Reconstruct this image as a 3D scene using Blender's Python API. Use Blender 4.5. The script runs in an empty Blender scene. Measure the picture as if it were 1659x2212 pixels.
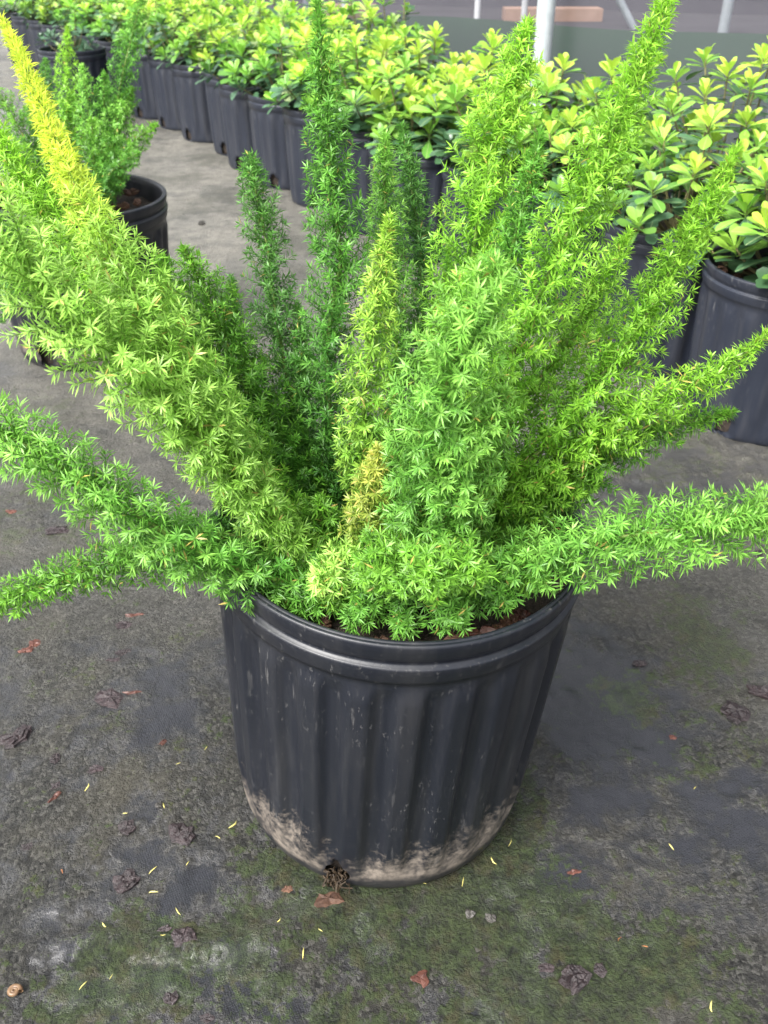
import bpy, math
import numpy as np
from mathutils import Matrix, Vector, Quaternion

S = bpy.context.scene
COL = S.collection
rad = math.radians

# ------------------------------------------------------------------ camera
PITCH, CAMH = 34.0, 0.654
cam = bpy.data.cameras.new("camera")
cam.sensor_fit = 'VERTICAL'
cam.sensor_height, cam.sensor_width = 4.8, 3.6
cam.lens = 4.15
cam.clip_start, cam.clip_end = 0.02, 500
cam.dof.use_dof = True
cam.dof.focus_distance = 0.60
cam.dof.aperture_fstop = 2.2
camo = bpy.data.objects.new("camera", cam)
COL.objects.link(camo)
camo.location = (0, 0, CAMH)
camo.rotation_euler = (rad(90 - PITCH), 0, 0)
S.camera = camo

# ------------------------------------------------------------------ sky, sun, exposure
SUN_EL, SUN_ROT = 54.0, 225.0       # compass direction the light comes from (from +Y, clockwise)
w = bpy.data.worlds.new("World"); S.world = w; w.use_nodes = True
nt = w.node_tree; nt.nodes.clear()
sky = nt.nodes.new('ShaderNodeTexSky'); sky.sky_type = 'NISHITA'; sky.sun_disc = False
sky.sun_elevation = rad(SUN_EL); sky.sun_rotation = rad(SUN_ROT)
sky.air_density = 1.0; sky.dust_density = 6.0; sky.ozone_density = 1.0
hs = nt.nodes.new('ShaderNodeHueSaturation'); hs.inputs['Saturation'].default_value = 0.22
bg = nt.nodes.new('ShaderNodeBackground'); bg.inputs['Strength'].default_value = 0.15
wo = nt.nodes.new('ShaderNodeOutputWorld')
nt.links.new(sky.outputs[0], hs.inputs['Color']); nt.links.new(hs.outputs[0], bg.inputs[0]); nt.links.new(bg.outputs[0], wo.inputs[0])
sl = bpy.data.lights.new("sun", 'SUN'); sl.energy = 1.5; sl.angle = rad(22); sl.color = (1, 0.97, 0.92)
so = bpy.data.objects.new("sun", sl); COL.objects.link(so)
az, el = rad(SUN_ROT), rad(SUN_EL)
sd = Vector((math.sin(az) * math.cos(el), math.cos(az) * math.cos(el), math.sin(el)))
so.rotation_euler = sd.to_track_quat('Z', 'Y').to_euler()
so.location = (0, 0, 10)
S.view_settings.view_transform = 'Standard'; S.view_settings.look = 'None'
S.view_settings.gamma = 1.0; S.view_settings.use_curve_mapping = False
S.view_settings.exposure = 1.58
S.cycles.max_bounces = 6; S.cycles.diffuse_bounces = 3; S.cycles.glossy_bounces = 2; S.cycles.transparent_max_bounces = 6
S.render.resolution_x, S.render.resolution_y = 768, 1024

# ------------------------------------------------------------------ pixel -> place helpers (photo grid 1659 x 2212)
FP = 2822.0 / 2448 * 1659
c_, s_ = math.cos(rad(PITCH)), math.sin(rad(PITCH))
def ray(x, y):
    dx, du = (x - 829.5) / FP, (1106 - y) / FP
    return np.array([dx, c_ + du * s_, -s_ + du * c_])
def at_depth(x, y, d):
    return np.array([0, 0, CAMH]) + ray(x, y) * d
def at_z(x, y, z=0.0):
    r = ray(x, y); return np.array([0, 0, CAMH]) + r * ((z - CAMH) / r[2])

# ------------------------------------------------------------------ noise
def _hash(i, j, seed):
    n = (i.astype(np.int64) * 374761393 + j.astype(np.int64) * 668265263 + seed * 974711) & 0x7fffffff
    n = ((n ^ (n >> 13)) * 1274126177) & 0x7fffffff
    return ((n ^ (n >> 16)) & 0xffff) / 65535.0
def vnoise(x, y, seed=0):
    i, j = np.floor(x), np.floor(y); fx, fy = x - i, y - j
    fx, fy = fx * fx * (3 - 2 * fx), fy * fy * (3 - 2 * fy)
    a, b = _hash(i, j, seed), _hash(i + 1, j, seed); c, d = _hash(i, j + 1, seed), _hash(i + 1, j + 1, seed)
    return (a * (1 - fx) + b * fx) * (1 - fy) + (c * (1 - fx) + d * fx) * fy
def fbm(x, y, o=4, seed=0):
    r, a = 0, 0.5
    for k in range(o):
        r = r + a * vnoise(x * 2 ** k + 17.3 * k, y * 2 ** k - 9.1 * k, seed + k); a *= .5
    return r

# ------------------------------------------------------------------ mesh helpers
def mesh_np(name, verts, faces, mat=None, smooth=True, col=None, mats=None, midx=None):
    """faces: int array (n,3) or (n,4)"""
    verts = np.asarray(verts, np.float32); faces = np.asarray(faces, np.int32)
    me = bpy.data.meshes.new(name)
    n, k = faces.shape
    me.vertices.add(len(verts)); me.vertices.foreach_set('co', verts.ravel())
    me.loops.add(n * k); me.loops.foreach_set('vertex_index', faces.ravel())
    me.polygons.add(n)
    me.polygons.foreach_set('loop_start', np.arange(0, n * k, k, dtype=np.int32))
    me.polygons.foreach_set('loop_total', np.full(n, k, np.int32))
    me.polygons.foreach_set('use_smooth', np.full(n, smooth))
    if midx is not None: me.polygons.foreach_set('material_index', np.asarray(midx, np.int32))
    if col is not None:
        a = me.color_attributes.new('tint', 'FLOAT_COLOR', 'POINT')
        c4 = np.ones((len(verts), 4), np.float32); c4[:, :3] = col
        a.data.foreach_set('color', c4.ravel())
    for m in (mats or ([mat] if mat else [])): me.materials.append(m)
    me.update(calc_edges=True); me.validate()
    return me
def link(name, me, parent=None, loc=(0, 0, 0), rot=None, scale=None):
    o = bpy.data.objects.new(name, me); COL.objects.link(o)
    o.location = loc
    if rot is not None: o.rotation_euler = rot
    if scale is not None: o.scale = scale
    if parent is not None: o.parent = parent
    return o
def tag(o, label=None, cat=None, group=None, kind=None):
    if label: o['label'] = label
    if cat: o['category'] = cat
    if group: o['group'] = group
    if kind: o['kind'] = kind
    return o
def empty(name, loc): return link(name, None, loc=loc)

def catmull(P, n):
    P = np.asarray(P, float)
    P = np.vstack([2 * P[0] - P[1], P, 2 * P[-1] - P[-2]])
    out = []
    m = len(P) - 3
    per = max(4, 2 * n // m)
    for i in range(m):
        p0, p1, p2, p3 = P[i:i + 4]
        t = np.linspace(0, 1, per, endpoint=(i == m - 1))[:, None]
        out.append(.5 * (2 * p1 + (p2 - p0) * t + (2 * p0 - 5 * p1 + 4 * p2 - p3) * t ** 2 + (3 * p1 - p0 - 3 * p2 + p3) * t ** 3))
    Q = np.vstack(out)
    d = np.r_[0, np.cumsum(np.linalg.norm(np.diff(Q[:, :3], axis=0), axis=1))]
    u = np.linspace(0, d[-1], n)
    return np.stack([np.interp(u, d, Q[:, k]) for k in range(Q.shape[1])], 1), d[-1]
def norm(v): return v / (np.linalg.norm(v, axis=-1, keepdims=True) + 1e-12)
def tube(P, R, k=6, cap=True):
    P = np.asarray(P, float); n = len(P); R = np.broadcast_to(R, (n,))
    T = norm(np.gradient(P, axis=0))
    ref = np.array([0, 0, 1.]) if abs(T[:, 2]).max() < .9 else np.array([.8, .6, .05])
    A = norm(np.cross(T, ref)); B = np.cross(T, A)
    a = np.linspace(0, 2 * np.pi, k, endpoint=False)
    V = P[:, None] + R[:, None, None] * (np.cos(a)[None, :, None] * A[:, None] + np.sin(a)[None, :, None] * B[:, None])
    V = V.reshape(-1, 3)
    i, j = np.meshgrid(np.arange(n - 1), np.arange(k), indexing='ij')
    F = np.stack([i * k + j, i * k + (j + 1) % k, (i + 1) * k + (j + 1) % k, (i + 1) * k + j], -1).reshape(-1, 4)
    return V, F
def cat(parts):
    V, F, o = [], [], 0
    for v, f in parts: V.append(v); F.append(f + o); o += len(v)
    return np.vstack(V), np.vstack(F)
def box(x0, x1, y0, y1, z0, z1):
    V = np.array([(x, y, z) for z in (z0, z1) for y in (y0, y1) for x in (x0, x1)], float)
    F = np.array([(0, 2, 3, 1), (4, 5, 7, 6), (0, 1, 5, 4), (2, 6, 7, 3), (0, 4, 6, 2), (1, 3, 7, 5)])
    return V, F

# ------------------------------------------------------------------ materials
class NT:
    def __init__(self, name):
        self.m = bpy.data.materials.new(name); self.m.use_nodes = True
        self.t = self.m.node_tree; self.t.nodes.clear()
        self.out = self.t.nodes.new('ShaderNodeOutputMaterial')
    def n(self, ty, **kw):
        nd = self.t.nodes.new('ShaderNode' + ty)
        for k, v in kw.items():
            if k[0] == '_': setattr(nd, k[1:], v)
            else: self.set(nd, k.replace('__', ' '), v)
        return nd
    def set(self, nd, k, v):
        s = nd.inputs[int(k[1:])] if k[0] == 'i' and k[1:].isdigit() else nd.inputs[k]
        if isinstance(v, bpy.types.NodeSocket): self.t.links.new(v, s)
        else: s.default_value = v
    def coord(self, which='Object'): return self.n('TexCoord').outputs[which]
    def noise(self, vec, scale, detail=4, rough=.55, dist=0.0):
        return self.n('TexNoise', Vector=vec, Scale=scale, Detail=detail, Roughness=rough, Distortion=dist).outputs[0]
    def ramp(self, fac, stops, interp='LINEAR'):
        r = self.n('ValToRGB', Fac=fac); cr = r.color_ramp; cr.interpolation = interp
        while len(cr.elements) < len(stops): cr.elements.new(.5)
        for e, (p, c) in zip(cr.elements, stops):
            e.position = p; e.color = (c, c, c, 1) if np.isscalar(c) else (*c, 1)
        return r.outputs[0]
    def mix(self, fac, a, b, mode='MIX'):
        m = self.n('Mix', _data_type='RGBA', _blend_type=mode)
        self.set(m, 'i0', fac)
        for i, v in ((6, a), (7, b)):
            if isinstance(v, tuple): v = (*v, 1) if len(v) == 3 else v
            self.set(m, 'i%d' % i, v)
        return m.outputs[2]
    def math(self, op, a, b=0.0, clamp=False):
        m = self.n('Math', _operation=op, _use_clamp=clamp); self.set(m, 'i0', a); self.set(m, 'i1', b); return m.outputs[0]
    def bump(self, h, strength=.5, dist=.001, normal=None):
        b = self.n('Bump', Height=h, Strength=strength, Distance=dist)
        if normal: self.set(b, 'Normal', normal)
        return b.outputs[0]
    def pbsdf(self, **kw): return self.n('BsdfPrincipled', **kw)
    def done(self, sh): self.t.links.new(sh, self.out.inputs[0]); return self.m

def foliage_mat(name, color=None, rough=.42, trans=.35, var=.0, spec=.45):
    g = NT(name)
    if color is None: c = g.n('Attribute', _attribute_name='tint').outputs['Color']
    else:
        rnd = g.n('ObjectInfo').outputs['Random']
        h = g.n('HueSaturation', Color=(*color, 1))
        g.set(h, 'Hue', g.math('ADD', .485, g.math('MULTIPLY', rnd, .03)))
        g.set(h, 'Value', g.math('ADD', 1 - var, g.math('MULTIPLY', g.math('FRACT', g.math('MULTIPLY', rnd, 7.31)), 2 * var)))
        c = h.outputs[0]
        # paler midrib
        x = g.n('SeparateXYZ', Vector=g.coord('Object')).outputs[0]
        rib = g.math('LESS_THAN', g.math('ABSOLUTE', x), .012)
        c = g.mix(g.math('MULTIPLY', rib, .35), c, (.55, .62, .3))
    p = g.pbsdf(Base__Color=c, Roughness=rough)
    g.set(p, 'Specular IOR Level', spec)
    t = g.n('BsdfTranslucent', Color=c)
    ms = g.n('MixShader'); g.set(ms, 'i0', trans); g.set(ms, 'i1', p.outputs[0]); g.set(ms, 'i2', t.outputs[0])
    return g.done(ms.outputs[0])

M = {}
M['needle'] = foliage_mat('fern_needle', rough=.36, trans=.46, spec=.5)
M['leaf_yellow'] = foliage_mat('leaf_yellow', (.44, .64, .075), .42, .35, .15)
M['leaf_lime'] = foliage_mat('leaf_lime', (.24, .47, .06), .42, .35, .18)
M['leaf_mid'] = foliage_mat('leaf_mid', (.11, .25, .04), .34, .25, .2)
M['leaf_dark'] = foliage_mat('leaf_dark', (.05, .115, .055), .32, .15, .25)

def pot_mat(name, dirt, ca=(.007, .0085, .013), cb=(.012, .014, .020)):
    g = NT(name); co = g.coord('Object')
    sp = g.n('SeparateXYZ', Vector=co); z = sp.outputs[2]
    base = g.mix(g.noise(co, 9, 3), ca, cb)
    # scuffs, dusty runs
    mp = g.n('Mapping', Vector=co, Scale=(1, 1, .35)).outputs[0]
    mq = g.n('Mapping', Vector=co, Rotation=(.5, .4, 0), Scale=(1, 1, .12)).outputs[0]
    patch = g.ramp(g.noise(co, 8, 4, .6), [(.40, 0.), (.62, 1.)])
    fl = g.math('MULTIPLY', g.ramp(g.noise(mp, 330, 3, .7), [(.60, 0.), (.72, 1.)]), patch)
    fl = g.math('MAXIMUM', fl, g.math('MULTIPLY', g.ramp(g.noise(mq, 160, 2, .6), [(.66, 0.), (.72, .8)]), patch))
    col = g.mix(g.math('MULTIPLY', fl, .22), base, (.30, .29, .27))
    run = g.math('MULTIPLY', g.ramp(g.noise(g.n('Mapping', Vector=co, Scale=(1, 1, .10)).outputs[0], 34, 5, .7), [(.46, 0.), (.75, 1.)]), .10)
    col = g.mix(run, col, (.20, .19, .175))
    # dried silt splashed up from the ground: dense at the foot, thinning out upwards
    n1 = g.noise(co, 15, 5, .65); n2 = g.noise(co, 150, 5, .75); n3 = g.noise(co, 6.5, 3, .5)
    zf = g.math('DIVIDE', z, g.math('ADD', .018, g.math('MULTIPLY', g.math('MULTIPLY', n3, n1), .30)))
    dens = g.math('SUBTRACT', 1.0, zf, clamp=True)
    m = g.ramp(g.math('ADD', g.math('MULTIPLY', n2, .9), g.math('MULTIPLY', dens, .62)), [(.70, 0.), (1.0, .9)])
    m = g.math('MULTIPLY', g.math('MULTIPLY', m, g.ramp(dens, [(.0, 0.), (.08, 1.)])), dirt, clamp=True)
    m = g.math('MULTIPLY', m, g.ramp(g.noise(co, 19, 4, .7), [(.36, .05), (.56, 1.)]))
    m = g.math('MULTIPLY', m, g.ramp(g.math('SUBTRACT', z, g.math('MULTIPLY', g.noise(co, 13, 2), .026)), [(.0, .10), (.008, .9)]))
    col = g.mix(m, col, g.mix(n1, (.15, .125, .10), (.36, .305, .25)))
    rough = g.math('ADD', .33, g.math('MULTIPLY', g.math('MAXIMUM', m, fl), .45), clamp=True)
    rough = g.math('ADD', rough, g.math('MULTIPLY', g.noise(co, 40, 4), .12))
    b = g.bump(g.noise(co, 420, 3, .6), .12, .0006)
    p = g.pbsdf(Base__Color=col, Roughness=rough, Normal=b)
    g.set(p, 'Specular IOR Level', .42)
    return g.done(p.outputs[0])
M['pot'] = pot_mat('pot_plastic_dirty', 1.0)
M['pot_row'] = pot_mat('pot_plastic_row', .0, (.012, .015, .024), (.020, .024, .036))

def simple(name, c1, c2, scale, rough=.7, bump=.6, bdist=.002, rand=True, spec=.4):
    g = NT(name); co = g.coord('Object')
    if rand:
        r = g.n('ObjectInfo').outputs['Random']
        co = g.n('VectorMath', _operation='ADD', i0=co).outputs[0] if False else co
    n = g.noise(co, scale, 5, .65)
    col = g.mix(g.ramp(n, [(.3, 0.), (.7, 1.)]), c1, c2)
    if rand:
        h = g.n('HueSaturation', Color=col); g.set(h, 'Value', g.math('ADD', .7, g.math('MULTIPLY', r, .6))); col = h.outputs[0]
    p = g.pbsdf(Base__Color=col, Roughness=rough, Normal=g.bump(n, bump, bdist)); g.set(p, 'Specular IOR Level', spec)
    return g.done(p.outputs[0])
M['soil'] = simple('potting_soil', (.012, .009, .007), (.05, .036, .026), 180, .85, .9, .004, False)
M['bark'] = simple('bark_brown', (.045, .022, .014), (.13, .066, .04), 90, .7, .8, .002)
M['bark_wet'] = simple('bark_wet', (.010, .007, .008), (.042, .028, .030), 220, .30, 1.0, .003, True, .5)
M['bark_red'] = simple('bark_red', (.045, .016, .012), (.13, .05, .034), 140, .45, .6, .001)
M['straw'] = simple('straw_needle', (.45, .42, .10), (.62, .55, .22), 60, .5, .2, .0005)
M['rust_needle'] = simple('rust_needle', (.26, .09, .03), (.40, .17, .06), 60, .5, .2, .0005)
M['shell'] = simple('snail_shell', (.12, .065, .035), (.28, .18, .10), 300, .35, .2, .0005)
M['pebble'] = simple('pebble', (.035, .033, .03), (.075, .07, .062), 150, .5, .3, .0005)
M['stem'] = simple('frond_stem', (.10, .17, .03), (.24, .31, .07), 60, .5, .2, .0005)
M['twig'] = simple('shrub_twig', (.10, .09, .04), (.22, .2, .09), 60, .6, .3, .0008)
M['galv'] = simple('galvanised_steel', (.25, .28, .29), (.34, .37, .38), 30, .42, .1, .0005)
M['tan'] = simple('tan_timber', (.40, .25, .17), (.55, .36, .26), 6, .8, .3, .004)
M['white_post'] = simple('white_post', (.6, .6, .6), (.75, .75, .75), 10, .6, .1, .001)
M['dark_wall'] = simple('dark_cladding', (.055, .05, .06), (.10, .095, .105), 2, .7, .2, .003)
M['asphalt'] = simple('yard_asphalt', (.045, .042, .046), (.08, .076, .08), 3, .8, .4, .004, False)
M['root'] = simple('root_clump', (.018, .012, .008), (.07, .045, .022), 200, .5, .9, .003)

def ground_mat():
    g = NT('wet_ground_cloth'); co = g.coord('Object')
    at = g.n('Attribute', _attribute_name='tint')
    sp = g.n('SeparateColor', Color=at.outputs['Color'])
    algae, silt, far = sp.outputs[0], sp.outputs[1], sp.outputs[2]
    nA = g.noise(co, 22, 7, .72); nB = g.noise(co, 110, 6, .75); nC = g.noise(co, 420, 4, .75); nD = g.noise(co, 7, 5, .65)
    grit = g.n('TexVoronoi', Vector=co, Scale=330.0).outputs['Distance']
    gcol = g.n('SeparateColor', Color=g.n('TexVoronoi', Vector=co, Scale=330.0).outputs['Color']).outputs[0]
    # black woven cloth
    w1 = g.n('TexWave', Vector=g.n('Mapping', Vector=co, Rotation=(0, 0, rad(62))).outputs[0], Scale=170.0, Distortion=.3).outputs[1]
    w2 = g.n('TexWave', Vector=g.n('Mapping', Vector=co, Rotation=(0, 0, rad(-28))).outputs[0], Scale=170.0, Distortion=.3).outputs[1]
    weave = g.math('MULTIPLY', w1, w2)
    cloth = g.mix(weave, (.012, .013, .018), (.040, .042, .052))
    # silt crust: dark wet mud plus painted pit shade, with grey and tan grains
    sc = g.mix(g.ramp(nB, [(.38, 0.), (.66, 1.)]), (.008, .008, .0075), (.062, .060, .053))
    sc = g.mix(g.ramp(gcol, [(.55, 0.), (.95, .55)]), sc, (.14, .136, .122))
    sc = g.mix(g.ramp(nC, [(.50, 0.), (.70, .55)]), sc, (.016, .016, .014))
    sc = g.mix(g.ramp(nD, [(.48, 0.), (.66, .45)]), sc, (.095, .086, .062))
    m_s = g.ramp(g.math('ADD', g.math('MULTIPLY', nA, .8), g.math('MULTIPLY', silt, .5)), [(.48, 0.), (.62, 1.)])
    col = g.mix(m_s, cloth, sc)
    # algae film
    al = g.mix(g.ramp(g.math('ADD', g.math('MULTIPLY', nB, .6), g.math('MULTIPLY', nC, .4)), [(.42, 0.), (.60, 1.)]), (.005, .009, .003), (.050, .080, .017))
    al = g.mix(g.ramp(g.noise(co, 45, 5, .7), [(.50, 0.), (.68, .7)]), al, (.060, .048, .014))
    m_a = g.ramp(g.math('ADD', g.math('ADD', g.math('MULTIPLY', nB, .9), g.math('MULTIPLY', nA, .8)), g.math('MULTIPLY', algae, .5)), [(.975, 0.), (1.18, .75)])
    col = g.mix(m_a, col, al)
    # farther away: sandy film, paled in colour for sky reflected at grazing angles
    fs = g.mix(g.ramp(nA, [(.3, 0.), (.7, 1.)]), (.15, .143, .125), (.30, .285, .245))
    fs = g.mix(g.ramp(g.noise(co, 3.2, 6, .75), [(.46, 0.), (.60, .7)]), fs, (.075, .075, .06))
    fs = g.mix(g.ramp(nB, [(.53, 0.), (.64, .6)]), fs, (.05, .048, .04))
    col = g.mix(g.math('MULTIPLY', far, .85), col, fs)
    # wet gloss
    wet = g.ramp(g.noise(co, 5.5, 5, .65), [(.40, 1.), (.58, 0.)])
    ro = g.math('ADD', .30, g.math('MULTIPLY', m_s, .04))
    ro = g.math('ADD', ro, g.math('MULTIPLY', g.math('SUBTRACT', 1.0, wet), .16))
    ro = g.math('ADD', ro, g.math('MULTIPLY', far, .16), clamp=True)
    h = g.math('ADD', g.math('MULTIPLY', g.math('MULTIPLY', nB, m_s), 2.0), g.math('MULTIPLY', nC, 1.0))
    h = g.math('ADD', h, g.math('MULTIPLY', g.math('MULTIPLY', grit, m_s), -.5))
    h = g.math('ADD', h, g.math('MULTIPLY', g.math('MULTIPLY', weave, g.math('SUBTRACT', 1.0, m_s)), .14))
    h = g.math('ADD', h, g.math('MULTIPLY', m_s, .45))
    b = g.bump(h, 1.0, .0042)
    b2 = g.bump(g.math('ADD', g.math('MULTIPLY', nC, 1.4), g.math('MULTIPLY', nB, 2.2)), g.math('ADD', .02, g.math('MULTIPLY', m_s, .62)), .009)
    p = g.pbsdf(Base__Color=col, Roughness=ro, Normal=b); g.set(p, 'Specular IOR Level', .3)
    g.set(p, 'Coat Weight', g.math('MAXIMUM', wet, g.math('SUBTRACT', 1.0, g.math('MULTIPLY', m_s, .55)))); g.set(p, 'Coat Roughness', .25); g.set(p, 'Coat IOR', 1.4); g.set(p, 'Coat Normal', b2)
    return g.done(p.outputs[0])
M['ground'] = ground_mat()

# ------------------------------------------------------------------ ground
POT = np.array([-0.0044, 0.548]); TX, TY = .0596, -.0294
def ground_h(x, y):
    d = np.hypot(x - POT[0], y - POT[1])
    f = np.clip((.42 - d) / .24, 0, 1); f = f * f * (3 - 2 * f)
    plane = -(TX * (x - POT[0]) + TY * (y - POT[1])) * f
    near = np.clip((2.6 - np.hypot(x, y)) / 1.2, 0, 1)
    flat = np.clip((d - .115) / .05, 0, 1)
    h = (fbm(x * 5, y * 5, 2, 3) - .375) * .010 * near
    cr = fbm(x * 42, y * 42, 3, 11); h = h + np.clip(cr - .42, 0, 1) * .010 * near * flat
    h = h + (fbm(x * 130, y * 130, 2, 21) - .375) * .0022 * near * flat
    # fold in the cloth running across the foreground
    a = at_z(0, 2090)[:2]; b = at_z(880, 1965)[:2]
    t = np.clip(((x - a[0]) * (b[0] - a[0]) + (y - a[1]) * (b[1] - a[1])) / ((b - a) @ (b - a)), -1, 1)
    px, py = a[0] + t * (b[0] - a[0]), a[1] + t * (b[1] - a[1])
    h = h + .005 * np.exp(-((x - px) ** 2 + (y - py - .01 * np.sin(9 * t)) ** 2) / .010 ** 2)
    return plane + h * flat + 0 * x

def build_ground():
    def axis(a, b, step, lo, hi):
        inner = list(np.arange(a, b, step)); g_ = step; v = inner[-1]; up = []
        while v < hi: g_ *= 1.17; v += g_; up.append(v)
        g_ = step; v = inner[0]; dn = []
        while v > lo: g_ *= 1.17; v -= g_; dn.append(v)
        return np.array(dn[::-1] + inner + up)
    xs = axis(-.52, .56, .0034, -90, 90); ys = axis(.27, 1.35, .0036, -90, 90)
    X, Y = np.meshgrid(xs, ys)
    Z = ground_h(X, Y)
    nx, ny = len(xs), len(ys)
    # mask colours: R algae, G silt, B far sandy film with painted sky sheen
    blobs = [(720, 1990, .11, 1.), (560, 1900, .07, .9), (1000, 1990, .12, 1.), (420, 1880, .05, .7), (330, 2130, .07, 1.), (560, 2080, .09, .8), (900, 2050, .16, .9),
             (1100, 2080, .09, .8), (1330, 2100, .08, .8), (1160, 1700, .03, .7), (1130, 1780, .03, .7), (1240, 2000, .06, .8), (1500, 1380, .07, .55), (1320, 1490, .05, .5), (1560, 1600, .05, .4),
             (60, 1130, .08, .7), (150, 1190, .06, .6), (470, 1850, .06, .7), (800, 2160, .1, .8), (1480, 900, .12, .35), (60, 900, .1, .4), (1560, 1010, .1, .5)]
    A = np.zeros_like(X)
    for x, y, r, k in blobs:
        p = at_z(x, y); A = np.maximum(A, k * np.exp(-((X - p[0]) ** 2 + (Y - p[1]) ** 2) / r ** 2))
    A = A * np.clip((fbm(X * 11, Y * 11, 4, 77) - .30) * 3.6, 0, 1.1); A = np.clip(A, 0, 1)
    G = np.clip(.5 + 1.1 * (fbm(X * 6, Y * 6, 3, 50) - .44) - .35 * np.exp(-((X - .22) ** 2 + (Y - .62) ** 2) / .1 ** 2) , 0, 1)
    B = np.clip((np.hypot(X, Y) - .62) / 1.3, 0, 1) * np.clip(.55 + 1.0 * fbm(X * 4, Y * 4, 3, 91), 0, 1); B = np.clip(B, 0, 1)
    C = np.stack([A, G, B], -1).reshape(-1, 3)
    i, j = np.meshgrid(np.arange(ny - 1), np.arange(nx - 1), indexing='ij')
    F = np.stack([i * nx + j, i * nx + j + 1, (i + 1) * nx + j + 1, (i + 1) * nx + j], -1).reshape(-1, 4)
    me = mesh_np('ground', np.stack([X, Y, Z], -1).reshape(-1, 3), F, M['ground'], True, C)
    tag(link('ground', me), kind='structure')
build_ground()
def gz(x, y): return float(ground_h(np.array([x]), np.array([y]))[0])

# ------------------------------------------------------------------ pots
def pot_mesh(name, RT, RB, H, nA, mat, flutes=28, holes=(), fine=1):
    k = RT / .14
    prof = [(.1275, -.060), (.1300, -.030), (.1318, -.012), (.1325, -.004), (.1340, -.0005), (.1362, 0), (.1366, -.0007), (.1374, -.0007), (.1378, -.0001), (.1392, -.0006), (.1399, -.0014), (.1401, -.0026), (.1397, -.0065), (.1388, -.0115),
            (.1378, -.0150), (.1366, -.0165), (.1362, -.0188), (.1366, -.0200), (.1390, -.0206), (.1398, -.0213), (.1400, -.0224), (.1392, -.0270), (.1384, -.0330), (.1374, -.0362), (.1358, -.0378)]
    P = [(r * k, H + z * k) for r, z in prof]
    nb = int(26 * fine); r0, z0 = P[-1]
    zb = .016 * k
    for i in range(1, nb + 1):
        t = i / nb; P.append((r0 + (RB + .0025 - r0) * t, z0 + (zb - z0) * t))
    P += [(RB + .0018, .010 * k), (RB + .0006, .005 * k), (RB - .0008, .0018 * k), (RB - .004, 0)]
    P = np.array(P); n0, n1 = len(prof), len(prof) + nb
    a = np.linspace(0, 2 * np.pi, nA, endpoint=False)
    Rr = np.repeat(P[:, :1], nA, 1); Z = np.repeat(P[:, 1:], nA, 1)
    w_ = np.clip(np.sin(a * flutes) * 1.9 + .35, -1, 1)
    amp = np.zeros(len(P)); t = np.linspace(0, 1, nb)
    amp[n0:n1] = .0026 * k * np.clip(t / .06, 0, 1) * np.clip((1 - t) / .16, 0, 1)
    Rr = Rr + amp[:, None] * w_[None, :]
    A = np.repeat(a[None], len(P), 0)
    i, j = np.meshgrid(np.arange(len(P) - 1), np.arange(nA), indexing='ij')
    F = np.stack([i * nA + j, (i + 1) * nA + j, (i + 1) * nA + (j + 1) % nA, i * nA + (j + 1) % nA], -1).reshape(-1, 4)
    A, Z, Rr = A.ravel(), Z.ravel(), Rr.ravel()
    keep = np.ones(len(F), bool)
    for ha, hz, hr in holes:
        def uv(I):
            da = (A[I] - ha + np.pi) % (2 * np.pi) - np.pi
            return da * RB, Z[I] - hz
        u, v = uv(F); cu, cv = u.mean(1), v.mean(1)
        ins = np.hypot(cu, cv) < hr; keep &= ~ins
        bv = np.unique(F[ins]); inner = np.setdiff1d(bv, [])
        u, v = uv(bv); d = np.hypot(u, v)
        A[bv] = ha + u / np.maximum(d, 1e-6) * hr / RB; Z[bv] = hz + v / np.maximum(d, 1e-6) * hr
    F = F[keep]
    V = np.stack([Rr * np.cos(A), Rr * np.sin(A), Z], -1)
    return mesh_np(name, V, F, mat, True)
def soil_mesh(name, r_top, z_top, r_bot, seed, mat):
    rng = np.random.default_rng(seed); nA, nR = 48, 14
    a = np.linspace(0, 2 * np.pi, nA, endpoint=False); V = [(0, 0, z_top + .004)]
    for k in range(1, nR + 1):
        r = r_top * k / nR
        z = z_top + (.010 * fbm(r * np.cos(a) * 60 + seed, r * np.sin(a) * 60, 3, seed) - .004)
        V += [(r * math.cos(t), r * math.sin(t), q) for t, q in zip(a, z)]
    for r, z in ((r_top - .001, z_top - .03), (r_bot, .02), (r_bot - .002, .006)):
        V += [(r * math.cos(t), r * math.sin(t), z) for t in a]
    T = []
    for j in range(nA): T.append((0, 1 + j, 1 + (j + 1) % nA))
    for k in range(nR + 2):
        for j in range(nA):
            p, q = 1 + k * nA + j, 1 + k * nA + (j + 1) % nA
            T += [(p, p + nA, q + nA), (p, q + nA, q)]
    return mesh_np(name, V, T, mat, True)
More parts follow.
